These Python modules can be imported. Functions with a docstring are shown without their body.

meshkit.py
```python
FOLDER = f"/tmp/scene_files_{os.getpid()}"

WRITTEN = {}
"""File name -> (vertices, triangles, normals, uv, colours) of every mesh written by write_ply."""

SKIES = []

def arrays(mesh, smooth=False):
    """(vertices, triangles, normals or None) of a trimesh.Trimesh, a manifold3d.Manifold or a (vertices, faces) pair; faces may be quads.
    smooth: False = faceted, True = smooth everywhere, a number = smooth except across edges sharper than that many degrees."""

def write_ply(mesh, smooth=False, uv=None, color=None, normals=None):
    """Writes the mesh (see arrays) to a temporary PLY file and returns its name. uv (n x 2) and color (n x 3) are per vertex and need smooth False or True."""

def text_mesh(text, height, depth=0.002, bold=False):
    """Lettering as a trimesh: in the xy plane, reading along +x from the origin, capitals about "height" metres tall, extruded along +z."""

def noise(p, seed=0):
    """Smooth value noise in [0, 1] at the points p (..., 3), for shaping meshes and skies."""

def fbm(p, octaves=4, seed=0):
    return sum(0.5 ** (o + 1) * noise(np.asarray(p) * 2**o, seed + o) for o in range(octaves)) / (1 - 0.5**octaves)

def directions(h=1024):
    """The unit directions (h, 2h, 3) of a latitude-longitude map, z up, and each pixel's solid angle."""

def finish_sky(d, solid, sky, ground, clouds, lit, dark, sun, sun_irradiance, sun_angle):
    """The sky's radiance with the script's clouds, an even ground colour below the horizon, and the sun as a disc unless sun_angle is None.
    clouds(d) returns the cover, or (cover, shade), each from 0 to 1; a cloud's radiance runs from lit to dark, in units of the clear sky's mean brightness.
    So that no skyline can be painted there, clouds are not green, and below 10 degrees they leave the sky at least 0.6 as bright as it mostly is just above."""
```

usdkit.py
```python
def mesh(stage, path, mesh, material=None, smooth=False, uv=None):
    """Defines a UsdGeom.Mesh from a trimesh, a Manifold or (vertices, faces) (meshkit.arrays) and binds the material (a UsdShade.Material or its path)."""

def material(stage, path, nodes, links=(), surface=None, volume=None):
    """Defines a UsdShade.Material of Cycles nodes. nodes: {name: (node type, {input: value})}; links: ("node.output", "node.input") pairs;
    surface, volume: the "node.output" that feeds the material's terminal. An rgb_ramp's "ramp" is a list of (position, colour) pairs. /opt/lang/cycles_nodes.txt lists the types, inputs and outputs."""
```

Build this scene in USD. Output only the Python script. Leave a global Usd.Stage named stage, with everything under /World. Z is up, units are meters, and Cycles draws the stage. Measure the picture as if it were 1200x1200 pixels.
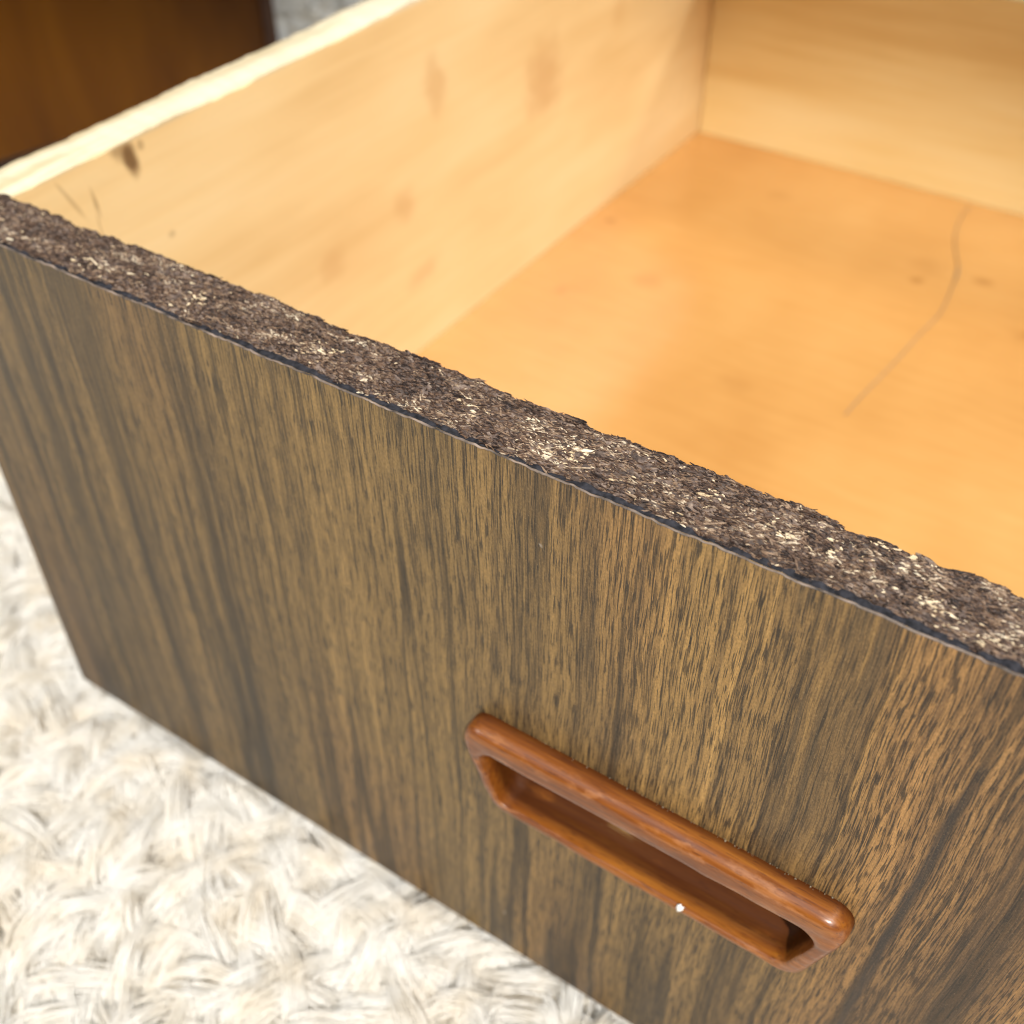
import math
import numpy as np, trimesh, usdkit
from meshkit import fbm, noise
from pxr import Usd, UsdGeom, UsdLux, UsdShade, Sdf, Gf, Vt
from shapely.geometry import Polygon

stage = Usd.Stage.CreateInMemory()
UsdGeom.SetStageUpAxis(stage, UsdGeom.Tokens.z)
UsdGeom.SetStageMetersPerUnit(stage, 1.0)
UsdGeom.Xform.Define(stage, '/World')
UsdGeom.Scope.Define(stage, '/World/Looks')
rng = np.random.default_rng(11)

# ------------------------------------------------------------------ camera, light, exposure
CAM = np.array([0.24282, -0.118925, 0.281128])
ROWS = np.array([[0.83186623, 0.55493454, -0.00679889], [0.36860434, -0.56162618, -0.74074751], [-0.41488482, 0.61369674, -0.67174913]])  # right, down, forward
cam = UsdGeom.Camera.Define(stage, '/World/camera')
m4 = np.eye(4); m4[0, :3], m4[1, :3], m4[2, :3], m4[3, :3] = ROWS[0], -ROWS[1], -ROWS[2], CAM
cam.AddTransformOp().Set(Gf.Matrix4d(*m4.ravel().tolist()))
cam.CreateHorizontalApertureAttr(36.0); cam.CreateVerticalApertureAttr(36.0)
cam.CreateFocalLengthAttr(36.0 * 1359.2 / 1200)
cam.CreateFStopAttr(16.0); cam.CreateFocusDistanceAttr(0.188)
cam.CreateClippingRangeAttr(Gf.Vec2f(0.01, 100))
cam.CreateExposureAttr(0.02)


def rect_light(name, pos, target, w, h, intensity, color):
    l = UsdLux.RectLight.Define(stage, '/World/' + name)
    pos, target = np.array(pos, float), np.array(target, float)
    z = pos - target; z /= np.linalg.norm(z)
    x = np.cross([0, 0, 1.0], z)
    x = np.array([1.0, 0, 0]) if np.linalg.norm(x) < 1e-6 else x / np.linalg.norm(x)
    y = np.cross(z, x)
    m = np.eye(4); m[0, :3], m[1, :3], m[2, :3], m[3, :3] = x, y, z, pos
    l.AddTransformOp().Set(Gf.Matrix4d(*m.ravel().tolist()))
    l.CreateWidthAttr(w); l.CreateHeightAttr(h)
    l.CreateIntensityAttr(intensity); l.CreateColorAttr(Gf.Vec3f(*color)); l.CreateNormalizeAttr(False)
    return l


def spot_light(name, pos, target, radius, cone, softness, intensity, color):
    l = UsdLux.SphereLight.Define(stage, '/World/' + name)
    pos, target = np.array(pos, float), np.array(target, float)
    z = pos - target; z /= np.linalg.norm(z)
    x = np.cross([0, 0, 1.0], z); x /= np.linalg.norm(x); y = np.cross(z, x)
    m = np.eye(4); m[0, :3], m[1, :3], m[2, :3], m[3, :3] = x, y, z, pos
    l.AddTransformOp().Set(Gf.Matrix4d(*m.ravel().tolist()))
    l.CreateRadiusAttr(radius); l.CreateIntensityAttr(intensity); l.CreateColorAttr(Gf.Vec3f(*color)); l.CreateNormalizeAttr(False)
    sh = UsdLux.ShapingAPI.Apply(l.GetPrim()); sh.CreateShapingConeAngleAttr(cone); sh.CreateShapingConeSoftnessAttr(softness)


# unseen main spot, high front right; its cone shaped to darken the back's top
LP, EDGE, CONE = np.array([1.20, -1.18, 1.98]), np.array([0.08, 0.387, 0.078]), 15.0
_d = (EDGE - LP) / np.linalg.norm(EDGE - LP)
_n = np.cross([1.0, 0, 0], _d); _n /= np.linalg.norm(_n)
spot_light('main_spot', LP, LP + math.cos(math.radians(CONE)) * _d - math.sin(math.radians(CONE)) * _n, 0.032, CONE, 0.05, 9300.0, (1.0, 0.97, 0.91))
rect_light('overhead_light', (0.1, 0.2, 2.6), (0.1, 0.2, 0), 2.8, 2.6, 1.75, (0.90, 0.97, 1.0))
rect_light('rear_fill_light', (1.2, 2.05, 1.70), (0.1, 0.2, 0.05), 0.6, 0.4, 48.0, (0.93, 0.97, 1.0))  # unseen fill added for the rug behind and the floor band
rect_light('left_fill_light', (-1.5, -1.3, 1.6), (0.1, 0.0, 0.1), 0.9, 0.9, 9.0, (0.92, 0.97, 1.0))  # unseen fill added for handle and rug, following light read from upper left


# ------------------------------------------------------------------ helpers
class Graph:
    """Collects shader nodes; an input that names 'node.output' is a link."""
    def __init__(self):
        self.nodes, self.links, self.k = {}, [], 0

    def __call__(self, kind, out, **inp):
        self.k += 1
        name, vals = f'n{self.k}', {}
        for key, v in inp.items():
            if isinstance(v, str) and '.' in v:
                self.links.append((v, f'{name}.{key}'))
            else:
                vals[key] = v
        self.nodes[name] = (kind, vals)
        return f'{name}.{out}'

    def math(self, op, a, b=0.0, c=0.0, clamp=False):
        return self('math', 'value', math_type=op, value1=a, value2=b, value3=c, use_clamp=clamp)

    def step(self, v, a, b, lo=0.0, hi=1.0):
        return self('map_range', 'result', range_type='smoothstep', value=v, from_min=a, from_max=b, to_min=lo, to_max=hi, clamp=True)

    def mix(self, f, a, b, mode='mix'):
        return self('mix', 'color', mix_type=mode, fac=f, color1=a, color2=b)

    def obj(self):
        return self('texture_coordinate', 'object')

    def xyz(self, v):
        s = self('separate_xyz', 'x', vector=v).split('.')[0]
        return f'{s}.x', f'{s}.y', f'{s}.z'

    def vec(self, x, y, z):
        return self('combine_xyz', 'vector', x=x, y=y, z=z)

    def scale(self, v, s, off=(0, 0, 0)):
        return self('mapping', 'vector', vector=v, scale=s, location=off)

    def noise(self, v, scale=1.0, detail=3.0, rough=0.5, dist=0.0):
        return self('noise_texture', 'fac', vector=v, scale=scale, detail=detail, roughness=rough, distortion=dist)

    def spot(self, a, b, ca, cb, ra, rb, soft=0.6, rot=0.0, wob=None):
        """1 inside an ellipse around (ca, cb) in the plane of coordinates a, b."""
        u, v = self.math('subtract', a, ca), self.math('subtract', b, cb)
        c, s = math.cos(rot), math.sin(rot)
        p = self.math('multiply_add', u, c / ra, self.math('multiply', v, s / ra))
        q = self.math('multiply_add', v, c / rb, self.math('multiply', u, -s / rb))
        d = self.math('sqrt', self.math('multiply_add', p, p, self.math('multiply', q, q)))
        if wob:
            d = self.math('add', d, wob)
        return self.step(d, 1.0 - soft, 1.0, 1.0, 0.0)

    def done(self, name, **p):
        s = self('principled_bsdf', 'BSDF', **p)
        return usdkit.material(stage, '/World/Looks/' + name, self.nodes, self.links, surface=s)


names = {}


def numbered(parent, name):
    k = (parent, name); i = names.get(k, -1) + 1; names[k] = i
    return name if i == 0 else f'{name}_{i:03d}'


def thing(name, label, cat):
    x = UsdGeom.Xform.Define(stage, '/World/' + numbered('/World', name))
    tag(x.GetPrim(), label=label, category=cat)
    return x.GetPrim()


def tag(p, **kw):
    for k, v in kw.items():
        p.SetCustomDataByKey(k, v)


def tones(prim, per, n, seed):
    c = np.array(UsdGeom.Mesh(prim).GetPointsAttr().Get()).reshape(n, per, 3).mean(1) * 1000
    q = np.stack([c[:, 0] / 5.0, c[:, 1] / 2.2, 0 * c[:, 0]], 1)
    t = np.random.default_rng(seed).uniform(0, 1, n) * 0.84 + 0.00 + (fbm(q, 3, 77) - 0.5) * 0.9 - 0.3 * np.clip((c[:, 1] - 14.2) / 1.8, 0, 1)  # shade of the rounding back edge is put into the tone
    t = np.repeat(np.clip(t, 0, 1), per).astype(np.float32)
    UsdGeom.PrimvarsAPI(prim).CreatePrimvar('tone', Sdf.ValueTypeNames.Color3fArray, 'vertex').Set(Vt.Vec3fArray.FromNumpy(np.stack([t, t, t], 1)))


def obj(name, mesh, mat, parent=None, smooth=False, **kw):
    base = str(parent.GetPath()) if parent else '/World'
    m = usdkit.mesh(stage, f'{base}/{numbered(base, name)}', mesh, mat, smooth=smooth)
    tag(m.GetPrim(), **kw)
    return m.GetPrim()


def grid_mesh(P):
    """Quads of an (n, m, 3) array of points."""
    n, m = P.shape[:2]
    i, j = np.meshgrid(np.arange(n - 1), np.arange(m - 1), indexing='ij')
    a = (i * m + j).ravel()
    return P.reshape(-1, 3), np.stack([a, a + m, a + m + 1, a + 1], 1)


def rounded_box(lo, hi, r=0.001):
    lo, hi = np.array(lo, float), np.array(hi, float)
    pts = []
    for s in np.ndindex(2, 2, 2):
        c = np.where(s, hi - r, lo + r); d = np.where(s, 1, -1)
        for w in ((1, 0, 0), (0, 1, 0), (0, 0, 1), (.7, .7, 0), (.7, 0, .7), (0, .7, .7)):
            pts.append(c + d * np.array(w) * r)
    return trimesh.convex.convex_hull(np.array(pts))


# ------------------------------------------------------------------ dimensions (metres)
W, H, T = 0.385, 0.1623, 0.016          # drawer front
S0, S1, ZT = 0.0006, 0.0134, 0.1595      # left side panel
ZF, D = 0.0365, 0.3866                   # drawer bottom, inner face of the back
LT, BT = 0.00028, 0.0020                  # laminate and its dark backing sheet


# ------------------------------------------------------------------ materials
def wood_laminate():
    g = Graph()
    o = g.obj(); x, y, z = g.xyz(o)
    # the figure leans and wanders a little along z
    wl = g.noise(g.scale(o, (9, 0, 14)), detail=2)
    wf = g.noise(g.scale(o, (60, 0, 30), (3, 0, 1)), detail=2)
    right = g.step(x, 0.14, 0.26)
    lean = g.math('multiply', g.math('multiply', g.math('subtract', z, 0.1), right), -0.055)
    xw = g.math('add', x, g.math('multiply_add', g.math('subtract', wl, 0.5), 0.0045, lean))
    xw = g.math('multiply_add', g.math('subtract', wf, 0.5), 0.0004, xw)
    band = g.noise(g.vec(g.math('multiply', xw, 85.0), 1.7, g.math('multiply', z, 2.6)), detail=2, rough=0.55)
    mid = g.noise(g.vec(g.math('multiply', xw, 520.0), 4.1, g.math('multiply', z, 6.0)), detail=3, rough=0.6)
    fine = g.noise(g.vec(g.math('multiply', xw, 2900.0), 2.2, g.math('multiply', z, 85.0)), detail=2, rough=0.6)
    tick = g.noise(g.vec(g.math('multiply', xw, 3900.0), 7.9, g.math('multiply', z, 190.0)), detail=1.5, rough=0.5)
    grit = g.noise(g.scale(o, (2600, 1, 1900)), detail=1)
    fine2 = g.noise(g.vec(g.math('multiply', xw, 950.0), 6.6, g.math('multiply', z, 22.0)), detail=3, rough=0.6)
    gold = g('rgb_ramp', 'color', fac=g.math('multiply_add', fine2, 0.42, g.math('multiply_add', mid, 0.28, g.math('multiply', band, 0.30))),
             ramp=[(0.36, (0.080, 0.056, 0.030)), (0.45, (0.142, 0.090, 0.038)), (0.53, (0.215, 0.134, 0.050)), (0.64, (0.300, 0.186, 0.068))])
    hue = g.noise(g.vec(g.math('multiply', xw, 24.0), 9.3, g.math('multiply', z, 4.0)), detail=1)
    hue = g.math('multiply_add', right, 0.16, hue)
    col = g.mix(g.step(hue, 0.46, 0.66), gold, g.mix(1.0, gold, (1.02, 0.945, 0.98), 'multiply'))
    col = g.mix(1.0, col, g.mix(right, (1, 1, 1), (1.14, 1.09, 1.12)), 'multiply')
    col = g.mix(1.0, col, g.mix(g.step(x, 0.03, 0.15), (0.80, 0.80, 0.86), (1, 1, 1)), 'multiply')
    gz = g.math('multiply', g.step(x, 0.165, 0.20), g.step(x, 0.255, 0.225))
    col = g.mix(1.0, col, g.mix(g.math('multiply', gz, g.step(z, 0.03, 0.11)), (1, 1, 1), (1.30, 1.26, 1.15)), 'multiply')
    dark = (0.019, 0.016, 0.014)
    sb = g.step(band, 0.50, 0.36)                                   # broad dark bands
    col = g.mix(g.math('multiply', sb, 0.20), col, dark)
    m1 = g.step(fine, 0.50, 0.40)
    gate = g.step(mid, 0.66, 0.42)
    col = g.mix(g.math('multiply', g.math('multiply', m1, gate), 0.74), col, dark)
    m2 = g.math('multiply', g.step(g.math('multiply_add', right, -0.035, tick), 0.455, 0.385), g.step(band, 0.30, 0.50, 0.5, 1.0))
    col = g.mix(g.math('multiply', m2, 0.80), col, dark)
    # thin continuous dark veins
    v = g.noise(g.vec(g.math('multiply', xw, 75.0), 12.0, g.math('multiply', z, 1.6)), detail=1)
    ve = g.step(g.math('absolute', g.math('subtract', v, 0.5)), 0.030, 0.006)
    col = g.mix(g.math('multiply', ve, 0.62), col, dark)
    # the strong vein low on the right
    xv = g.math('subtract', g.math('multiply_add', z, 0.050, 0.2362), g.math('multiply_add', g.math('subtract', wf, 0.5), -0.004, x))
    vv = g.math('multiply', g.step(g.math('absolute', xv), 0.0013, 0.0003), g.step(z, 0.150, 0.125))
    vv = g.math('multiply', vv, g.step(fine, 0.30, 0.5, 0.55, 1.0))
    col = g.mix(g.math('multiply', vv, 0.88), col, (0.034, 0.028, 0.025))
    col = g.mix(g.step(grit, 0.60, 0.75, 0.0, 0.25), col, (0.30, 0.22, 0.12))
    # a few pale scuffs
    sc = g.step(g.noise(g.scale(o, (210, 1, 160), (5, 0, 2)), detail=3), 0.745, 0.80, 0, 0.55)
    col = g.mix(sc, col, (0.42, 0.38, 0.33))
    mo = g.noise(g.scale(o, (3300, 1, 1500), (2, 0, 7)), detail=2)
    col = g.mix(1.0, col, g('rgb_ramp', 'color', fac=mo, ramp=[(0.3, (0.72, 0.72, 0.72)), (0.7, (1.22, 1.22, 1.22))]), 'multiply')
    h = g.math('multiply_add', m2, -0.5, g.math('multiply', grit, 0.8))
    nb = g('bump', 'normal', height=h, strength=0.35, distance=0.00012)
    return g.done('wood_laminate', base_color=col, roughness=g.step(grit, 0.2, 0.8, 0.34, 0.46), specular_ior_level=0.30, normal=nb)


def chipboard(name, pale):
    g = Graph(); o = g.obj()
    a = g.noise(g.scale(o, (420, 800, 800)), detail=4, rough=0.7)
    b = g.noise(g.scale(o, (90, 160, 160)), detail=3)
    c = g('rgb_ramp', 'color', fac=a, ramp=[(0.30, (0.02, 0.012, 0.010)), (0.45, (0.075, 0.048, 0.037)), (0.56, (0.16, 0.11, 0.085)), (0.70, (0.32, 0.235, 0.175))])
    c = g.mix(g.step(b, 0.50, 0.36, 0, 0.6), c, (0.030, 0.019, 0.014))
    nb = g('bump', 'normal', height=a, strength=0.8, distance=0.0006)
    return g.done(name, base_color=c, roughness=0.75, normal=nb)


def flakes():
    g = Graph()
    r = g('rgb_to_bw', 'val', color=g('attribute', 'color', attribute='tone'))
    c = g('rgb_ramp', 'color', fac=r, ramp=[(0.0, (0.016, 0.007, 0.004)), (0.25, (0.056, 0.028, 0.017)), (0.55, (0.150, 0.085, 0.051)), (0.80, (0.29, 0.19, 0.12)), (0.93, (0.56, 0.43, 0.30)), (1.0, (0.74, 0.62, 0.45))])
    n = g.noise(g.scale(g.obj(), (1500, 3500, 3000)), detail=2)
    c = g.mix(1.0, c, g('rgb_ramp', 'color', fac=n, ramp=[(0.3, (0.5, 0.5, 0.5)), (0.65, (1.1, 1.1, 1.1))]), 'multiply')
    return g.done('wood_flakes', base_color=c, roughness=0.6)


def pale_flakes():
    g = Graph()
    r = g('rgb_to_bw', 'val', color=g('attribute', 'color', attribute='tone'))
    c = g('rgb_ramp', 'color', fac=r, ramp=[(0.0, (0.50, 0.36, 0.21)), (0.5, (0.68, 0.53, 0.34)), (1.0, (0.78, 0.66, 0.47))])
    return g.done('pale_wood_flakes', base_color=c, roughness=0.6)


def side_wood():
    g = Graph(); o = g.obj(); x, y, z = g.xyz(o)
    b = g.noise(g.scale(o, (14, 9, 26)), detail=3)
    s = g.noise(g.scale(o, (120, 10, 240)), detail=4, rough=0.6)
    c = g('rgb_ramp', 'color', fac=g.math('multiply_add', s, 0.22, g.math('multiply', b, 0.78)),
          ramp=[(0.32, (0.70, 0.46, 0.20)), (0.5, (0.80, 0.57, 0.28)), (0.68, (0.85, 0.65, 0.36))])
    w = g.math('multiply', g.math('subtract', g.noise(g.scale(o, (200, 160, 160)), detail=3), 0.5), 0.9)
    br, rust = (0.11, 0.045, 0.013), (0.56, 0.30, 0.115)
    def put(m, amt, colr):
        nonlocal c
        c = g.mix(g.math('multiply', m, amt), c, colr)
    put(g.spot(y, z, 0.0535, 0.1535, 0.0030, 0.0078, 0.75, 0.12, w), 0.88, br)
    put(g.spot(y, z, 0.0500, 0.1580, 0.0032, 0.0055, 0.85, 0.3, w), 0.5, br)
    put(g.spot(y, z, 0.0575, 0.1560, 0.0016, 0.0020, 0.8, 0.0, w), 0.4, br)
    put(g.spot(y, z, 0.0405, 0.1480, 0.0010, 0.0060, 0.8, 0.1, w), 0.45, br)
    put(g.spot(y, z, 0.0400, 0.1390, 0.0006, 0.0110, 0.9, 0.0, w), 0.40, br)
    put(g.spot(y, z, 0.0340, 0.1510, 0.0009, 0.0090, 0.9, 0.45, w), 0.3, br)
    put(g.spot(y, z, 0.0610, 0.1300, 0.0022, 0.0018, 0.8, 0.0, w), 0.35, br)
    put(g.spot(y, z, 0.178, 0.130, 0.0085, 0.0135, 0.8, 0.25, w), 0.42, rust)
    put(g.spot(y, z, 0.245, 0.110, 0.0180, 0.0210, 0.8, 0.3, w), 0.55, rust)
    put(g.spot(y, z, 0.158, 0.096, 0.0090, 0.0085, 0.85, 0.3, w), 0.4, rust)
    put(g.spot(y, z, 0.120, 0.092, 0.0090, 0.0085, 0.85, 0.3, w), 0.35, rust)
    put(g.spot(y, z, 0.300, 0.118, 0.0080, 0.0085, 0.9, 0.0, w), 0.3, rust)
    put(g.spot(y, z, 0.165, 0.066, 0.0150, 0.0060, 0.9, 0.2, w), 0.35, rust)
    # bare, paler wood where the top is worn
    c = g.mix(g.step(z, ZT - 0.0022, ZT - 0.0006), c, g.mix(g.step(s, 0.40, 0.62), (0.54, 0.43, 0.26), (0.68, 0.59, 0.42)))
    nb = g('bump', 'normal', height=s, strength=0.3, distance=0.0004)
    return g.done('side_wood', base_color=c, roughness=0.42, specular_ior_level=0.4, normal=nb)


def back_wood():
    g = Graph(); o = g.obj()
    b = g.noise(g.scale(o, (8, 14, 24), (3, 1, 5)), detail=3)
    s = g.noise(g.scale(o, (12, 100, 220)), detail=4, rough=0.6)
    c = g('rgb_ramp', 'color', fac=g.math('multiply_add', s, 0.4, g.math('multiply', b, 0.6)),
          ramp=[(0.32, (0.70, 0.46, 0.175)), (0.5, (0.80, 0.58, 0.255)), (0.68, (0.85, 0.66, 0.335))])
    return g.done('back_wood', base_color=c, roughness=0.45, specular_ior_level=0.4)


def bottom_ply():
    g = Graph(); o = g.obj(); x, y, z = g.xyz(o)
    b = g.noise(g.scale(o, (16, 9, 1), (1, 4, 0)), detail=3)
    s = g.noise(g.scale(o, (30, 260, 1)), detail=3, rough=0.6)
    c = g('rgb_ramp', 'color', fac=g.math('multiply_add', s, 0.3, g.math('multiply', b, 0.7)),
          ramp=[(0.30, (0.47, 0.218, 0.058)), (0.5, (0.54, 0.270, 0.080)), (0.70, (0.59, 0.315, 0.104))])
    w = g.math('multiply', g.math('subtract', g.noise(g.scale(o, (150, 150, 1)), detail=3), 0.5), 0.9)
    br = (0.30, 0.115, 0.025)
    for cx, cy, rx, ry, amt in ((0.0227, 0.2848, 0.0035, 0.0028, 0.6), (0.1508, 0.309, 0.0050, 0.0040, 0.6), (0.1726, 0.3216, 0.0060, 0.0040, 0.55),
                                (0.150, 0.322, 0.012, 0.010, 0.2), (0.060, 0.250, 0.008, 0.009, 0.25), (0.203, 0.293, 0.012, 0.007, 0.5), (0.075, 0.345, 0.009, 0.007, 0.22),
                                (0.120, 0.205, 0.010, 0.008, 0.18), (0.035, 0.225, 0.004, 0.004, 0.3)):
        c = g.mix(g.math('multiply', g.spot(x, y, cx, cy, rx, ry, 0.85, 0.2, w), amt), c, br)
    return g.done('bottom_plywood', base_color=c, roughness=0.20, specular_ior_level=0.9)


def teak():
    g = Graph(); o = g.obj(); x, y, z = g.xyz(o)
    s = g.noise(g.scale(o, (45, 900, 900)), detail=4, rough=0.6, dist=0.3)
    p = g.noise(g.scale(o, (260, 3200, 3200), (1, 2, 3)), detail=2)
    b = g.noise(g.scale(o, (30, 120, 120)), detail=2)
    c = g('rgb_ramp', 'color', fac=g.math('multiply_add', b, 0.4, g.math('multiply', s, 0.6)),
          ramp=[(0.32, (0.085, 0.018, 0.002)), (0.5, (0.195, 0.054, 0.005)), (0.68, (0.32, 0.110, 0.012))])
    c = g.mix(g.step(p, 0.42, 0.33, 0, 0.6), c, (0.05, 0.012, 0.004))
    w = g.math('multiply', g.math('subtract', p, 0.5), 1.6)
    inside = g.step(y, -0.0025, 0.0)
    shade_noise = g.noise(g.scale(o, (70, 200, 200), (4, 4, 4)), detail=4)
    c = g.mix(g.math('multiply', g.math('multiply', g.step(y, -0.003, 0.0), g.step(shade_noise, 0.14, 0.40)), 0.84), c, (0.040, 0.0095, 0.0012))  # recess darkened in the colour, in place of shade under the lip
    wear = g.math('multiply', g.math('multiply', g.spot(x, z, 0.1860, 0.0742, 0.0075, 0.0035, 0.9, 0.0, w), inside), 0.7)
    c = g.mix(wear, c, (0.46, 0.30, 0.12))
    wr = g.noise(g.scale(o, (160, 420, 420), (9, 9, 9)), detail=4, rough=0.65)
    c = g.mix(g.math('multiply', g.step(wr, 0.52, 0.66), g.step(y, -0.0020, -0.0042, 0.0, 0.55)), c, (0.36, 0.145, 0.050))
    nb = g('bump', 'normal', height=g.math('multiply_add', wr, 0.8, s), strength=0.25, distance=0.0004)
    return g.done('teak', base_color=c, roughness=g.step(y, -0.003, 0.0, 0.36, 0.6), coat_weight=g.step(y, -0.003, 0.0, 0.38, 0.0), specular_ior_level=g.step(y, -0.003, 0.0, 0.5, 0.12), coat_roughness=0.24, normal=nb)


def plain(name, col, rough=0.6, var=0.12, scale=60.0, spec=0.5):
    g = Graph()
    n = g.noise(g.scale(g.obj(), (scale,) * 3), detail=4)
    lo, hi = tuple(c * (1 - var) for c in col), tuple(min(1, c * (1 + var)) for c in col)
    return g.done(name, base_color=g('rgb_ramp', 'color', fac=n, ramp=[(0.3, lo), (0.7, hi)]), roughness=rough, specular_ior_level=spec)


def cabinet_wood():
    g = Graph(); o = g.obj()
    s = g.noise(g.scale(o, (55, 20, 5)), detail=4, rough=0.6, dist=0.4)
    c = g('rgb_ramp', 'color', fac=s, ramp=[(0.3, (0.050, 0.0145, 0.0008)), (0.5, (0.085, 0.027, 0.001)), (0.7, (0.115, 0.040, 0.0015))])
    return g.done('cabinet_wood', base_color=c, roughness=0.4, specular_ior_level=0.2)


def fibre():
    g = Graph()
    r = g('hair_info', 'random') if False else g.noise(g.scale(g.obj(), (90, 90, 90)), detail=2)
    c = g('rgb_ramp', 'color', fac=r, ramp=[(0.3, (0.885, 0.83, 0.74)), (0.6, (0.935, 0.915, 0.88))])
    d = g('diffuse_bsdf', 'BSDF', color=c)
    t = g('translucent_bsdf', 'BSDF', color=c)
    s = g('mix_closure', 'closure', fac=0.5, closure1=d, closure2=t)
    return usdkit.material(stage, '/World/Looks/rug_fibre', g.nodes, g.links, surface=s)


M = dict(laminate=wood_laminate(), chip=chipboard('chipboard', 0), flake=flakes(), pale=pale_flakes(), side=side_wood(), back=back_wood(), bottom=bottom_ply(),
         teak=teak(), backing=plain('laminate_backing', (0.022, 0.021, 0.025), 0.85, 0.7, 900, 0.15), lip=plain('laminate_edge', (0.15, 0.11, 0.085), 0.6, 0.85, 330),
         paint=plain('white_paint', (0.85, 0.83, 0.80), 0.3, 0.03), dust=plain('dust', (0.24, 0.19, 0.125), 0.95, 0.4, 2500), cabinet=cabinet_wood(),
         edge=plain('cabinet_edge', (0.05, 0.016, 0.005), 0.4), floor=plain('floor_boards', (0.32, 0.22, 0.13), 0.5), backcloth=plain('rug_backing', (0.88, 0.82, 0.72), 0.9, 0.03), fibre=fibre(),
         strand=plain('strand', (0.30, 0.19, 0.095), 0.6))

# ------------------------------------------------------------------ floor
obj('floor', trimesh.creation.box((6, 6, 0.02), trimesh.transformations.translation_matrix((0, 0.5, -0.032))), M['floor'], kind='structure')

# ------------------------------------------------------------------ rug
rug = thing('shag_rug', 'fluffy cream white shag rug under and around the drawer', 'rug')
obj('backing', rounded_box((-1.1, -0.55, -0.0215), (0.75, 1.35, -0.0105), 0.002), M['backcloth'], rug)


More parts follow.
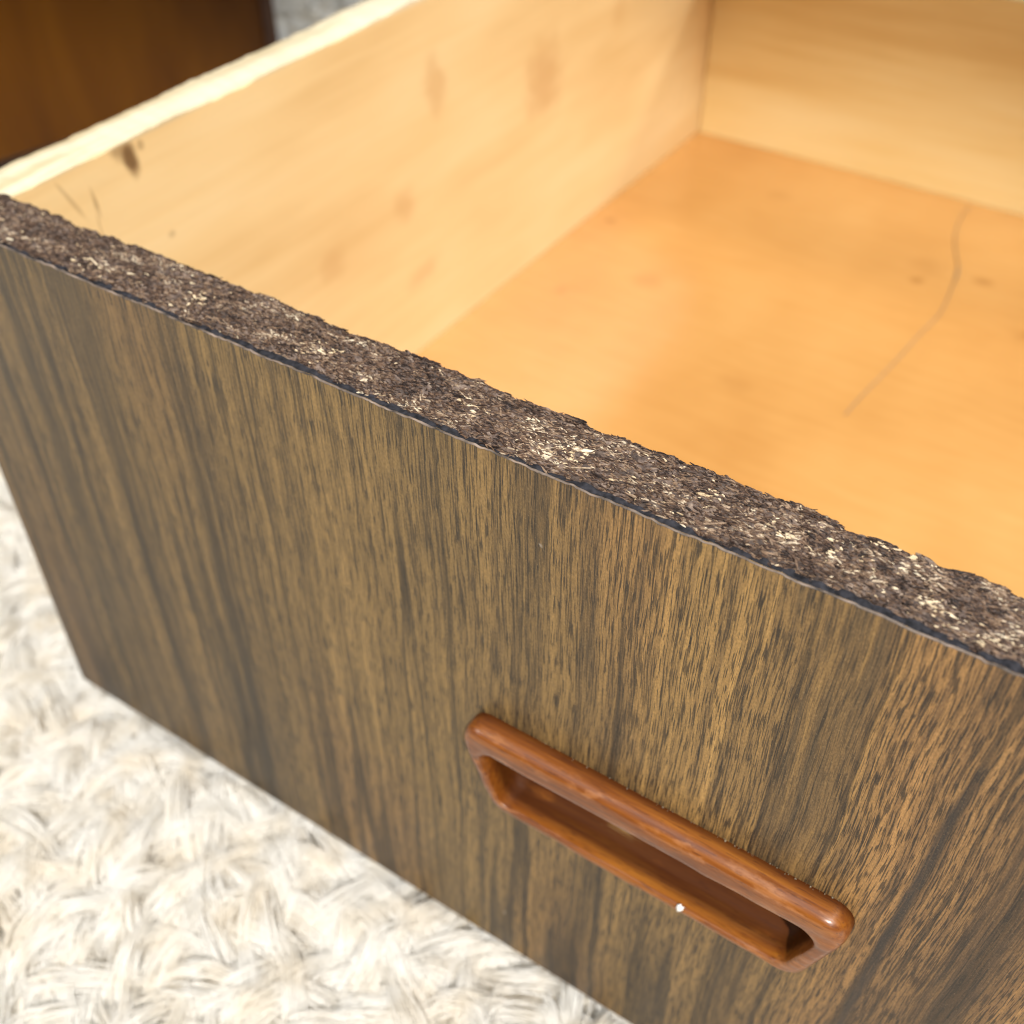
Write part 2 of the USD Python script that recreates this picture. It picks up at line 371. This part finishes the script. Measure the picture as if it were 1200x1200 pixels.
def locks(xs, ys, per, length, spread, width, seed):
    r = np.random.default_rng(seed)
    n = len(xs)
    root = np.stack([xs, ys, np.full(n, -0.015)], 1)
    th = 2 * np.pi * 1.2 * fbm(np.stack([xs * 16, ys * 16, np.zeros(n)], 1), 2, 5) + r.normal(0, 0.95, n)
    L = length * r.uniform(0.65, 1.35, n)
    rise = r.uniform(0.008, 0.0165, n)
    bend = r.normal(0, 0.5, n)
    t = np.linspace(0, 1, 7)
    # centre line of every lock
    ang = th[:, None] + bend[:, None] * t[None] ** 1.5
    step = L[:, None] * np.full((n, 7), 1 / 6) * np.r_[0, np.linspace(0.55, 1.1, 6)][None]
    cx = xs[:, None] + np.cumsum(step * np.cos(ang), 1)
    cy = ys[:, None] + np.cumsum(step * np.sin(ang), 1)
    up = np.sin(np.minimum(t * 1.9, 1.0) * np.pi / 2) - 0.45 * np.clip(t - 0.5, 0, 1) ** 1.5 * 2
    cz = -0.015 + rise[:, None] * up[None]
    C = np.stack([cx, cy, cz], -1)                                   # n, 7, 3
    off = r.normal(0, 1, (n, per, 3)) * spread * np.array([1, 1, 0.55])
    clump = (1.0 - 0.70 * t ** 1.3)[None, None, :, None]
    P = C[:, None] + off[:, :, None, :] * clump
    wob = r.normal(0, 1, (n, per, 1, 3)) * spread * 0.22 * (t ** 2)[None, None, :, None]
    P = P + wob
    keep_len = r.uniform(0.7, 1.0, (n, per, 1, 1))
    P = P[:, :, :1] + (P - P[:, :, :1]) * keep_len
    P = P.reshape(-1, 7, 3)
    inside = (P[..., 0] > -0.004) & (P[..., 0] < W + 0.004) & (P[..., 1] > -0.0025) & (P[..., 1] < 0.41)
    P[..., 2] = np.where(inside, np.minimum(P[..., 2], -0.0022), P[..., 2])
    P[..., 2] = np.maximum(P[..., 2], -0.0112)
    wd = width * np.array([1, 1, 1, 0.95, 0.85, 0.65, 0.25])[None] * r.uniform(0.7, 1.2, (len(P), 1))
    return P, wd


def scatter(x0, x1, y0, y1, d, seed, skip=None):
    r = np.random.default_rng(seed)
    gx, gy = np.meshgrid(np.arange(x0, x1, d), np.arange(y0, y1, d))
    x, y = gx.ravel() + r.uniform(-.6, .6, gx.size) * d, gy.ravel() + r.uniform(-.6, .6, gx.size) * d
    k = ~((x > 0.012) & (x < W - 0.012) & (y > 0.012) & (y < 0.40))
    if skip:
        k &= ~((x > skip[0]) & (x < skip[1]) & (y > skip[2]) & (y < skip[3]))
    return x[k], y[k]


near = (-0.15, 0.24, -0.14, 0.08)
xn, yn = scatter(*near, 0.0050, 1)
xf, yf = scatter(-0.62, 0.42, -0.24, 0.85, 0.0100, 2, near)
P1, W1 = locks(xn, yn, 44, 0.036, 0.0021, 0.00046, 3)
P2, W2 = locks(xf, yf, 13, 0.036, 0.0030, 0.00150, 4)
P, Wd = np.concatenate([P1, P2]), np.concatenate([W1, W2])
print('strands', len(P))
bc = UsdGeom.BasisCurves.Define(stage, str(rug.GetPath()) + '/pile')
bc.CreateTypeAttr('linear'); bc.CreateWrapAttr('nonperiodic')
bc.CreateCurveVertexCountsAttr(Vt.IntArray.FromNumpy(np.full(len(P), 7, np.int32)))
bc.CreatePointsAttr(Vt.Vec3fArray.FromNumpy(P.reshape(-1, 3).astype(np.float32)))
bc.CreateWidthsAttr(Vt.FloatArray.FromNumpy(Wd.ravel().astype(np.float32))); bc.SetWidthsInterpolation('vertex')
UsdShade.MaterialBindingAPI.Apply(bc.GetPrim()).Bind(M['fibre'])
tag(bc.GetPrim(), kind='stuff')

# ------------------------------------------------------------------ drawer
drawer = thing('drawer', 'wooden drawer with dark wood grain laminate front, rough chipboard top edge and pale inside', 'drawer')

# handle outline on the front (x, z): a shallow trapezoid, narrower at the bottom
def trapezoid(x0, x1, z0, z1, in_l, in_r, r, n=9):
    p = Polygon([(x0, z1), (x0 + in_l, z0), (x1 - in_r, z0), (x1, z1)])
    p = p.buffer(-r, join_style=2).buffer(r, quad_segs=16)
    ring = np.array(p.exterior.coords)[:-1]
    if Polygon(ring).exterior.is_ccw is False:
        ring = ring[::-1]
    seg = np.linalg.norm(np.diff(np.vstack([ring, ring[:1]]), axis=0), axis=1)
    s = np.r_[0, np.cumsum(seg)]
    c = ring.mean(0)
    # start on the ray to the right of the centre so that loops match
    dens = np.linspace(0, s[-1], 4000, endpoint=False)
    q = np.stack([np.interp(dens, s, np.r_[ring[:, k], ring[0, k]]) for k in (0, 1)], 1)
    a = np.arctan2((q[:, 1] - c[1]) * 3, q[:, 0] - c[0])
    i0 = np.argmin(np.abs(a))
    q = np.roll(q, -i0, 0)
    return q[np.linspace(0, 4000, 240, endpoint=False).astype(int)]


OUT = trapezoid(0.1512, 0.2366, 0.0670, 0.0928, 0.0078, 0.0078, 0.0045)
INN = trapezoid(0.1556, 0.2316, 0.0693, 0.0866, 0.0056, 0.0060, 0.0040)
FLO = trapezoid(0.1570, 0.2300, 0.0800, 0.0880, 0.0008, 0.0008, 0.0018)
hole = Polygon(trapezoid(0.1545, 0.2336, 0.0688, 0.0908, 0.006, 0.006, 0.003))


# front panel: chipboard with a torn, uneven top
def top_height(x, y):
    p = np.stack([x * 1000, y * 1000, np.zeros_like(x)], -1)
    h = (fbm(p / np.array([9.0, 5.0, 1]), 3, 1) - 0.5) * 0.0016
    h += (fbm(p / np.array([2.2, 1.3, 1]), 3, 2) - 0.5) * 0.0016
    h += (noise(p / np.array([0.8, 0.55, 1]), 3) - 0.5) * 0.0007
    edge = np.clip((T - y) / 0.0018, 0, 1)
    h -= (1 - edge) ** 2 * 0.0010
    front = np.clip((y - LT - BT) / 0.0012, 0, 1)
    h -= (1 - front) ** 2 * 0.0007
    return H - 0.0005 + h


def back_wobble(x):
    p = np.stack([x * 1000 / 3.1, np.zeros_like(x), np.zeros_like(x)], -1)
    q = np.stack([x * 1000 / 0.7, np.zeros_like(x), np.zeros_like(x)], -1)
    return (fbm(p, 3, 9) - 0.5) * 0.0012 + (noise(q, 4) - 0.5) * 0.0004


nx, ny = 1150, 46
gx = np.linspace(0, W, nx); gy = np.linspace(LT + BT, T, ny)
X, Y = np.meshgrid(gx, gy, indexing='ij')
Z = top_height(X, Y)
Y = Y + (Y - LT - BT) / (T - LT - BT) * back_wobble(X)
top = np.stack([X, Y, Z], -1)
bk = top[:, -1].copy()
rows = [top]
low = [np.stack([gx, T - 0 * gx, np.full(nx, zz)], -1)[:, None] for zz in (H - 0.004, H - 0.010, 0.0)]
botf = np.stack([gx, np.full(nx, LT + BT), np.zeros(nx)], -1)[:, None]
ring = np.concatenate([top] + low + [botf, top[:, :1]], 1)
v, f = grid_mesh(ring)
core = trimesh.Trimesh(v, np.vstack([f[:, [0, 2, 1]], f[:, [0, 3, 2]]]), process=False)
m_ = ring.shape[1]
caps = []
for i0, flip in ((0, False), (nx - 1, True)):
    base = len(core.vertices)
    loop = ring[i0, :-1]
    c = loop.mean(0)
    vv = np.vstack([loop, c]); k = len(loop)
    ff = np.array([[j, (j + 1) % k, k] for j in range(k)])
    caps.append(trimesh.Trimesh(vv, ff[:, ::-1] if flip else ff, process=False))
core = trimesh.util.concatenate([core] + caps)
import manifold3d
core.merge_vertices(); core.fix_normals()
print('core watertight', core.is_watertight)
_c = manifold3d.Manifold(manifold3d.Mesh(core.vertices.astype(np.float32), core.faces.astype(np.uint32)))
_pr = trimesh.creation.extrude_polygon(hole.buffer(0.0002), 0.020, engine='earcut')
_pv = np.stack([_pr.vertices[:, 0], 0.0139 - _pr.vertices[:, 2], _pr.vertices[:, 1]], 1)
_pm = trimesh.Trimesh(_pv, _pr.faces, process=True); _pm.fix_normals()
_p = manifold3d.Manifold(manifold3d.Mesh(_pm.vertices.astype(np.float32), _pm.faces.astype(np.uint32)))
print('volumes', _c.volume(), _p.volume())
core = _c - _p
panel = obj('front_panel', core, M['chip'], drawer, smooth=60)

# splinters and flakes pressed in the chipboard
def slivers(n, lx, ly, lz, seed, clusters=None, tilt=0.35):
    r = np.random.default_rng(seed)
    if clusters is None:
        x = r.uniform(0.001, W - 0.001, n); y = LT + BT - 0.0004 + (T - LT - BT + 0.0002) * r.uniform(0, 1, n) ** 0.97
    else:
        k = r.integers(0, len(clusters), n); cl = np.array(clusters)
        x = cl[k, 0] + r.normal(0, 1, n) * cl[k, 2]; y = np.clip(cl[k, 1] + r.normal(0, 1, n) * cl[k, 3], LT + BT + 0.0008, T - 0.0006)
    z = top_height(x, y)
    a = r.lognormal(0, 0.5, n)[:, None]
    half = np.stack([lx * a[:, 0], ly * a[:, 0] ** 0.5 * r.uniform(0.6, 1.4, n), np.full(n, lz)], 1) / 2
    corner = np.array([[-1, -.5, -1], [-.35, -1, -1], [.6, -.85, -1], [1, .1, -1], [.5, 1, -1], [-.6, .8, -1]], float)
    corner = np.vstack([corner, corner * [0.85, .8, -1]])
    c = corner[None] * half[:, None] * r.uniform(0.75, 1.25, (n, 12, 1))
    yaw = r.normal(0, 0.42, n) * np.clip((T - y) / 0.0014, 0.15, 1); pt = r.normal(0, tilt, n); rl = r.normal(0, tilt, n)
    cy, sy, cp, sp, cr, sr = np.cos(yaw), np.sin(yaw), np.cos(pt), np.sin(pt), np.cos(rl), np.sin(rl)
    R = np.empty((n, 3, 3))
    R[:, 0] = np.stack([cy * cp, cy * sp * sr - sy * cr, cy * sp * cr + sy * sr], 1)
    R[:, 1] = np.stack([sy * cp, sy * sp * sr + cy * cr, sy * sp * cr - cy * sr], 1)
    R[:, 2] = np.stack([-sp, cp * sr, cp * cr], 1)
    vtx = np.einsum('nij,nkj->nki', R, c) + np.stack([x, y, z + lz * 0.2], 1)[:, None]
    ft = [[6, 7, 8], [6, 8, 9], [6, 9, 10], [6, 10, 11]] + [q for i in range(6) for q in ([i, (i + 1) % 6, 6 + (i + 1) % 6], [i, 6 + (i + 1) % 6, 6 + i])]
    ft = np.array(ft)
    fc = (ft[None] + 12 * np.arange(n)[:, None, None]).reshape(-1, 3)
    return trimesh.Trimesh(vtx.reshape(-1, 3), fc, process=False)


tones(obj('wood_flakes', slivers(56000, 0.00085, 0.00019, 0.00012, 21, None, 0.09), M['flake'], panel, kind='stuff'), 12, 56000, 91)
cl = [(0.1935, 0.0098, 0.0016, 0.0009), (0.2050, 0.0085, 0.0012, 0.0006), (0.2385, 0.0042, 0.0040, 0.0006), (0.2300, 0.0060, 0.0018, 0.0007), (0.1690, 0.0075, 0.0028, 0.0012),
      (0.0560, 0.0050, 0.0035, 0.0012), (0.0850, 0.0080, 0.0020, 0.0012), (0.1150, 0.0070, 0.0022, 0.0016), (0.2235, 0.0145, 0.0035, 0.0004), (0.1490, 0.0090, 0.0022, 0.0016), (0.2150, 0.0085, 0.0020, 0.0014)]
tones(obj('pale_flakes', slivers(260, 0.0010, 0.00026, 0.00017, 22, cl, 0.10), M['pale'], panel, kind='stuff'), 12, 260, 92)
tones(obj('pale_chips', slivers(420, 0.0009, 0.00024, 0.00016, 23, None, 0.10), M['pale'], panel, kind='stuff'), 12, 420, 93)


# laminate sheet and its dark backing, both with a nibbled upper edge
def edge_z(x, seed, amp, base):
    p = np.stack([x * 1000 / 5.5, np.zeros_like(x), np.zeros_like(x)], -1)
    q = np.stack([x * 1000 / 1.1, np.zeros_like(x), np.zeros_like(x)], -1)
    return base + (fbm(p, 3, seed) - 0.5) * amp + (noise(q, seed + 3) - 0.5) * amp * 0.45


def sheet(y0, y1, zx, cut):
    xs = np.linspace(0, W, 900)
    poly = Polygon(np.vstack([[(0, 0), (W, 0)], np.stack([xs, zx(xs)], 1)[::-1]]), [cut.exterior.coords]).buffer(0)
    m = trimesh.creation.extrude_polygon(poly, y1 - y0, engine='earcut')
    v = m.vertices.copy()
    m2 = trimesh.Trimesh(np.stack([v[:, 0], y1 - v[:, 2], v[:, 1]], 1), m.faces, process=False)
    m2.fix_normals()
    return m2


zl = lambda x: edge_z(x, 31, 0.0007, H - 0.0002)
zb = lambda x: edge_z(x, 37, 0.0014, H - 0.0010)
obj('laminate', sheet(0.0, LT, zl, hole), M['laminate'], panel)
obj('laminate_backing', sheet(LT, LT + BT, zb, hole.buffer(0.0002)), M['backing'], panel)
# torn pale fibre along the laminate's top edge
xs = np.linspace(0.0005, W - 0.0005, 1400)
zt_ = zl(xs)
wv = 0.00003 + 0.00020 * noise(np.stack([xs * 1000 / 2.5, 0 * xs, 0 * xs], -1), 41)
prof = np.array([(-0.00012, -1.0), (-0.00016, -0.2), (0.0001, 0.55), (0.0002, 0.3), (LT, -0.8)])
Pp = np.stack([np.repeat(xs[:, None], 5, 1), np.broadcast_to(prof[:, 0], (1400, 5)) + (noise(np.stack([xs * 2600, 0 * xs, 0 * xs], -1), 43)[:, None] - .5) * 0.00012, zt_[:, None] + prof[None, :, 1] * wv[:, None]], -1)
obj('torn_edge', grid_mesh(Pp), M['lip'], panel, smooth=True)

# side panels
def side_panel(x0, x1, inner_sign, seed):
    n = 420
    ys = np.linspace(T + 0.0003, D + 0.014, n)
    def wob(s, a, l):
        return (fbm(np.stack([ys * 1000 / l, 0 * ys + s, 0 * ys], -1), 3, seed + s) - 0.5) * a
    zt = ZT + wob(1, 0.0012, 30) + wob(2, 0.0006, 5)
    zi = zt - 0.0012 + wob(3, 0.0020, 22) + wob(4, 0.0008, 6)
    zo = zt - 0.0010 + wob(5, 0.0010, 20)
    cols = [(x0, 0.012 + 0 * ys), (x0, zo - 0.002), (x0 + 0.0001, zo), (x0 + 0.0011, zt - 0.0002 + wob(6, .0003, 3)), (x0 + 0.004, zt + wob(7, .0004, 4)), (x1 - 0.004, zt + wob(8, .0005, 4)), (x1 - 0.0012, zi * .5 + zt * .5), (x1 - 0.0001, zi), (x1, zi - 0.0015), (x1, 0.09 + 0 * ys), (x1, 0.012 + 0 * ys), (x0, 0.012 + 0 * ys)]
    Pm = np.stack([np.stack([np.full(n, a), ys, b], -1) for a, b in cols], 1)
    v, f = grid_mesh(Pm)
    parts = [trimesh.Trimesh(v, np.vstack([f[:, [0, 1, 2]], f[:, [0, 2, 3]]]), process=False)]
    for i in (0, n - 1):
        lp = Pm[i, :-1]; k = len(lp)
        parts.append(trimesh.Trimesh(np.vstack([lp, lp.mean(0)]), [[j, (j + 1) % k, k] for j in range(k)], process=False))
    return trimesh.util.concatenate(parts)


obj('side_panel', side_panel(S0, S1, 1, 51), M['side'], drawer, smooth=40)
obj('side_panel', side_panel(W - S1, W - S0, -1, 61), M['side'], drawer, smooth=40)
obj('back_panel', rounded_box((S1 + 0.0002, D, 0.012), (W - S1 - 0.0002, D + 0.012, 0.1225), 0.0012), M['back'], drawer)
obj('bottom_panel', trimesh.creation.box((W - 2 * S1 - 0.0006, D - T - 0.001, 0.005), trimesh.transformations.translation_matrix((W / 2, (D + T) / 2, ZF - 0.0025))), M['bottom'], drawer)

# handle: loops lofted from the outer foot over the rim into the recess
def loop(a, b, t, y):
    q = a * (1 - t) + b * t
    return np.stack([q[:, 0], np.broadcast_to(y, len(q)), q[:, 1]], 1)


up = np.clip((OUT[:, 1] - 0.0670) / 0.0258, 0, 1)                     # 0 at the bottom rail, 1 at the top
hh = 0.0040 + 0.0016 * up
grow = lambda d: np.array([OUT[i] for i in range(len(OUT))])
loops = [loop(OUT, INN, 0.02, 0.0004), loop(OUT, INN, 0.0, -0.0006), loop(OUT, INN, 0.0, -hh * 0.50), loop(OUT, INN, 0.05, -hh * 0.74), loop(OUT, INN, 0.14, -hh * 0.90), loop(OUT, INN, 0.28, -hh * 0.98), loop(OUT, INN, 0.45, -hh),
         loop(OUT, INN, 0.70, -hh), loop(OUT, INN, 0.88, -hh * 0.97), loop(OUT, INN, 0.97, -hh * 0.90), loop(OUT, INN, 1.0, -hh * 0.78), loop(INN, FLO, 0.015, -0.0018), loop(INN, FLO, 0.04, 0.0012), loop(INN, FLO, 0.10, 0.0026), loop(INN, FLO, 0.26, 0.0042), loop(INN, FLO, 0.55, 0.0068), loop(INN, FLO, 0.85, 0.0092), loop(INN, FLO, 1.0, 0.0100)]
Lp = np.array(loops); k = Lp.shape[1]
# a hand-worn surface
dn = (fbm(Lp * np.array([120, 400, 400]), 3, 71) - 0.5) * 0.0006
Lp[2:11, :, 1] += dn[2:11]
Lp = np.concatenate([Lp, Lp[:, :1]], 1)
v, f = grid_mesh(Lp)
fl = np.vstack([f[:, [0, 1, 2]], f[:, [0, 2, 3]]])
fc = len(v); cen = Lp[-1, :-1].mean(0)
base = (len(loops) - 1) * (k + 1)
cap = np.array([[base + j, base + j + 1, fc] for j in range(k)])
hm = trimesh.Trimesh(np.vstack([v, cen]), np.vstack([fl, cap]), process=False)
hm.merge_vertices()
hm.fix_normals()
if hm.face_normals[np.argmin(hm.triangles_center[:, 1])][1] > 0:
    hm.invert()
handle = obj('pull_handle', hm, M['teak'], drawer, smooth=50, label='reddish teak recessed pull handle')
# a fleck of white paint on the lower rim
ch = trimesh.creation.icosphere(2, 1.0); vv = ch.vertices * np.array([0.0007, 0.0005, 0.0010]); vv += (noise(ch.vertices * 2.1 + 5, 3)[:, None] - .5) * 0.0005
obj('paint_fleck', trimesh.Trimesh(vv + [0.2042, -0.0040, 0.0694], ch.faces, process=False), M['paint'], handle, smooth=True)
# grit gathered along the top of the handle
r = np.random.default_rng(81); bits = []
for i in range(45):
    px = 0.156 + 0.079 * r.beta(2.2, 1.2)
    b = trimesh.creation.icosahedron(); s = r.lognormal(-9.3, 0.4)
    b.vertices = b.vertices * s * r.uniform(0.6, 1.5, 3) + [px, -0.0002 - r.uniform(0, 0.0004), 0.0930 + r.uniform(-0.0001, 0.0004)]
    bits.append(b)
obj('grit', trimesh.util.concatenate(bits), M['dust'], handle, kind='stuff')

# ------------------------------------------------------------------ strand lying on the drawer bottom
pts = np.array([(0.149, 0.381), (0.1495, 0.366), (0.153, 0.349), (0.159, 0.333), (0.1625, 0.3229), (0.165, 0.305), (0.1665, 0.288), (0.165, 0.2728), (0.1635, 0.250), (0.1615, 0.228), (0.1602, 0.2086)])
tt = np.linspace(0, len(pts) - 1, 60)
from scipy.interpolate import CubicSpline
cs = CubicSpline(np.arange(len(pts)), pts)(tt)
line = np.stack([cs[:, 0], cs[:, 1], np.full(60, ZF + 0.0004)], 1)
rad = 0.00026 + 0.0004 * np.exp(-((tt - 4) / 0.35) ** 2)
tg = np.gradient(line, axis=0); tg /= np.linalg.norm(tg, axis=1)[:, None]
nrm = np.stack([-tg[:, 1], tg[:, 0], 0 * tt], 1)
an = np.linspace(0, 2 * np.pi, 7)
tube = line[:, None] + rad[:, None, None] * (np.cos(an)[None, :, None] * nrm[:, None] + np.sin(an)[None, :, None] * np.array([0, 0, 1.0]))
obj('loose_strand', grid_mesh(tube), M['strand'], smooth=True, label='thin brown strand curving across the orange drawer bottom', category='strand')

# ------------------------------------------------------------------ cabinet behind
# stands left of the drawer; its side faces the drawer, its rear edge is the dark upright in view
cab = thing('wooden_cabinet', 'dark amber wooden cabinet standing on the rug behind the drawer', 'cabinet')
cx = UsdGeom.Xform(cab); cx.AddTranslateOp().Set(Gf.Vec3d(-0.237, 0.36, 0)); cx.AddRotateZOp().Set(-15.0)
# local: x = 0 is the visible side, y = 0 the rear edge; the body runs to -x and -y
obj('side', rounded_box((-0.018, -0.46, 0.02), (0, -0.0085, 0.70), 0.0015), M['cabinet'], cab)
obj('edge_strip', rounded_box((-0.018, -0.0083, 0.02), (0.0006, 0.0, 0.70), 0.001), M['edge'], cab)
obj('back', rounded_box((-0.80, -0.008, 0.03), (-0.0182, -0.002, 0.69), 0.001), M['edge'], cab)
obj('side', rounded_box((-0.818, -0.46, 0.02), (-0.8002, -0.002, 0.70), 0.0015), M['cabinet'], cab)
for k in range(3):
    z0 = 0.04 + k * 0.218
    fr = obj('drawer_front', rounded_box((-0.798, -0.462, z0), (-0.020, -0.446, z0 + 0.212), 0.0015), M['cabinet'], cab)
obj('base', rounded_box((-0.80, -0.445, 0.02), (-0.0182, -0.0085, 0.038), 0.001), M['edge'], cab)
obj('plinth', rounded_box((-0.79, -0.43, -0.0143), (-0.012, -0.012, 0.0198), 0.001), M['edge'], cab)
obj('top', rounded_box((-0.828, -0.475, 0.7002), (0.010, 0.006, 0.722), 0.003), M['cabinet'], cab)
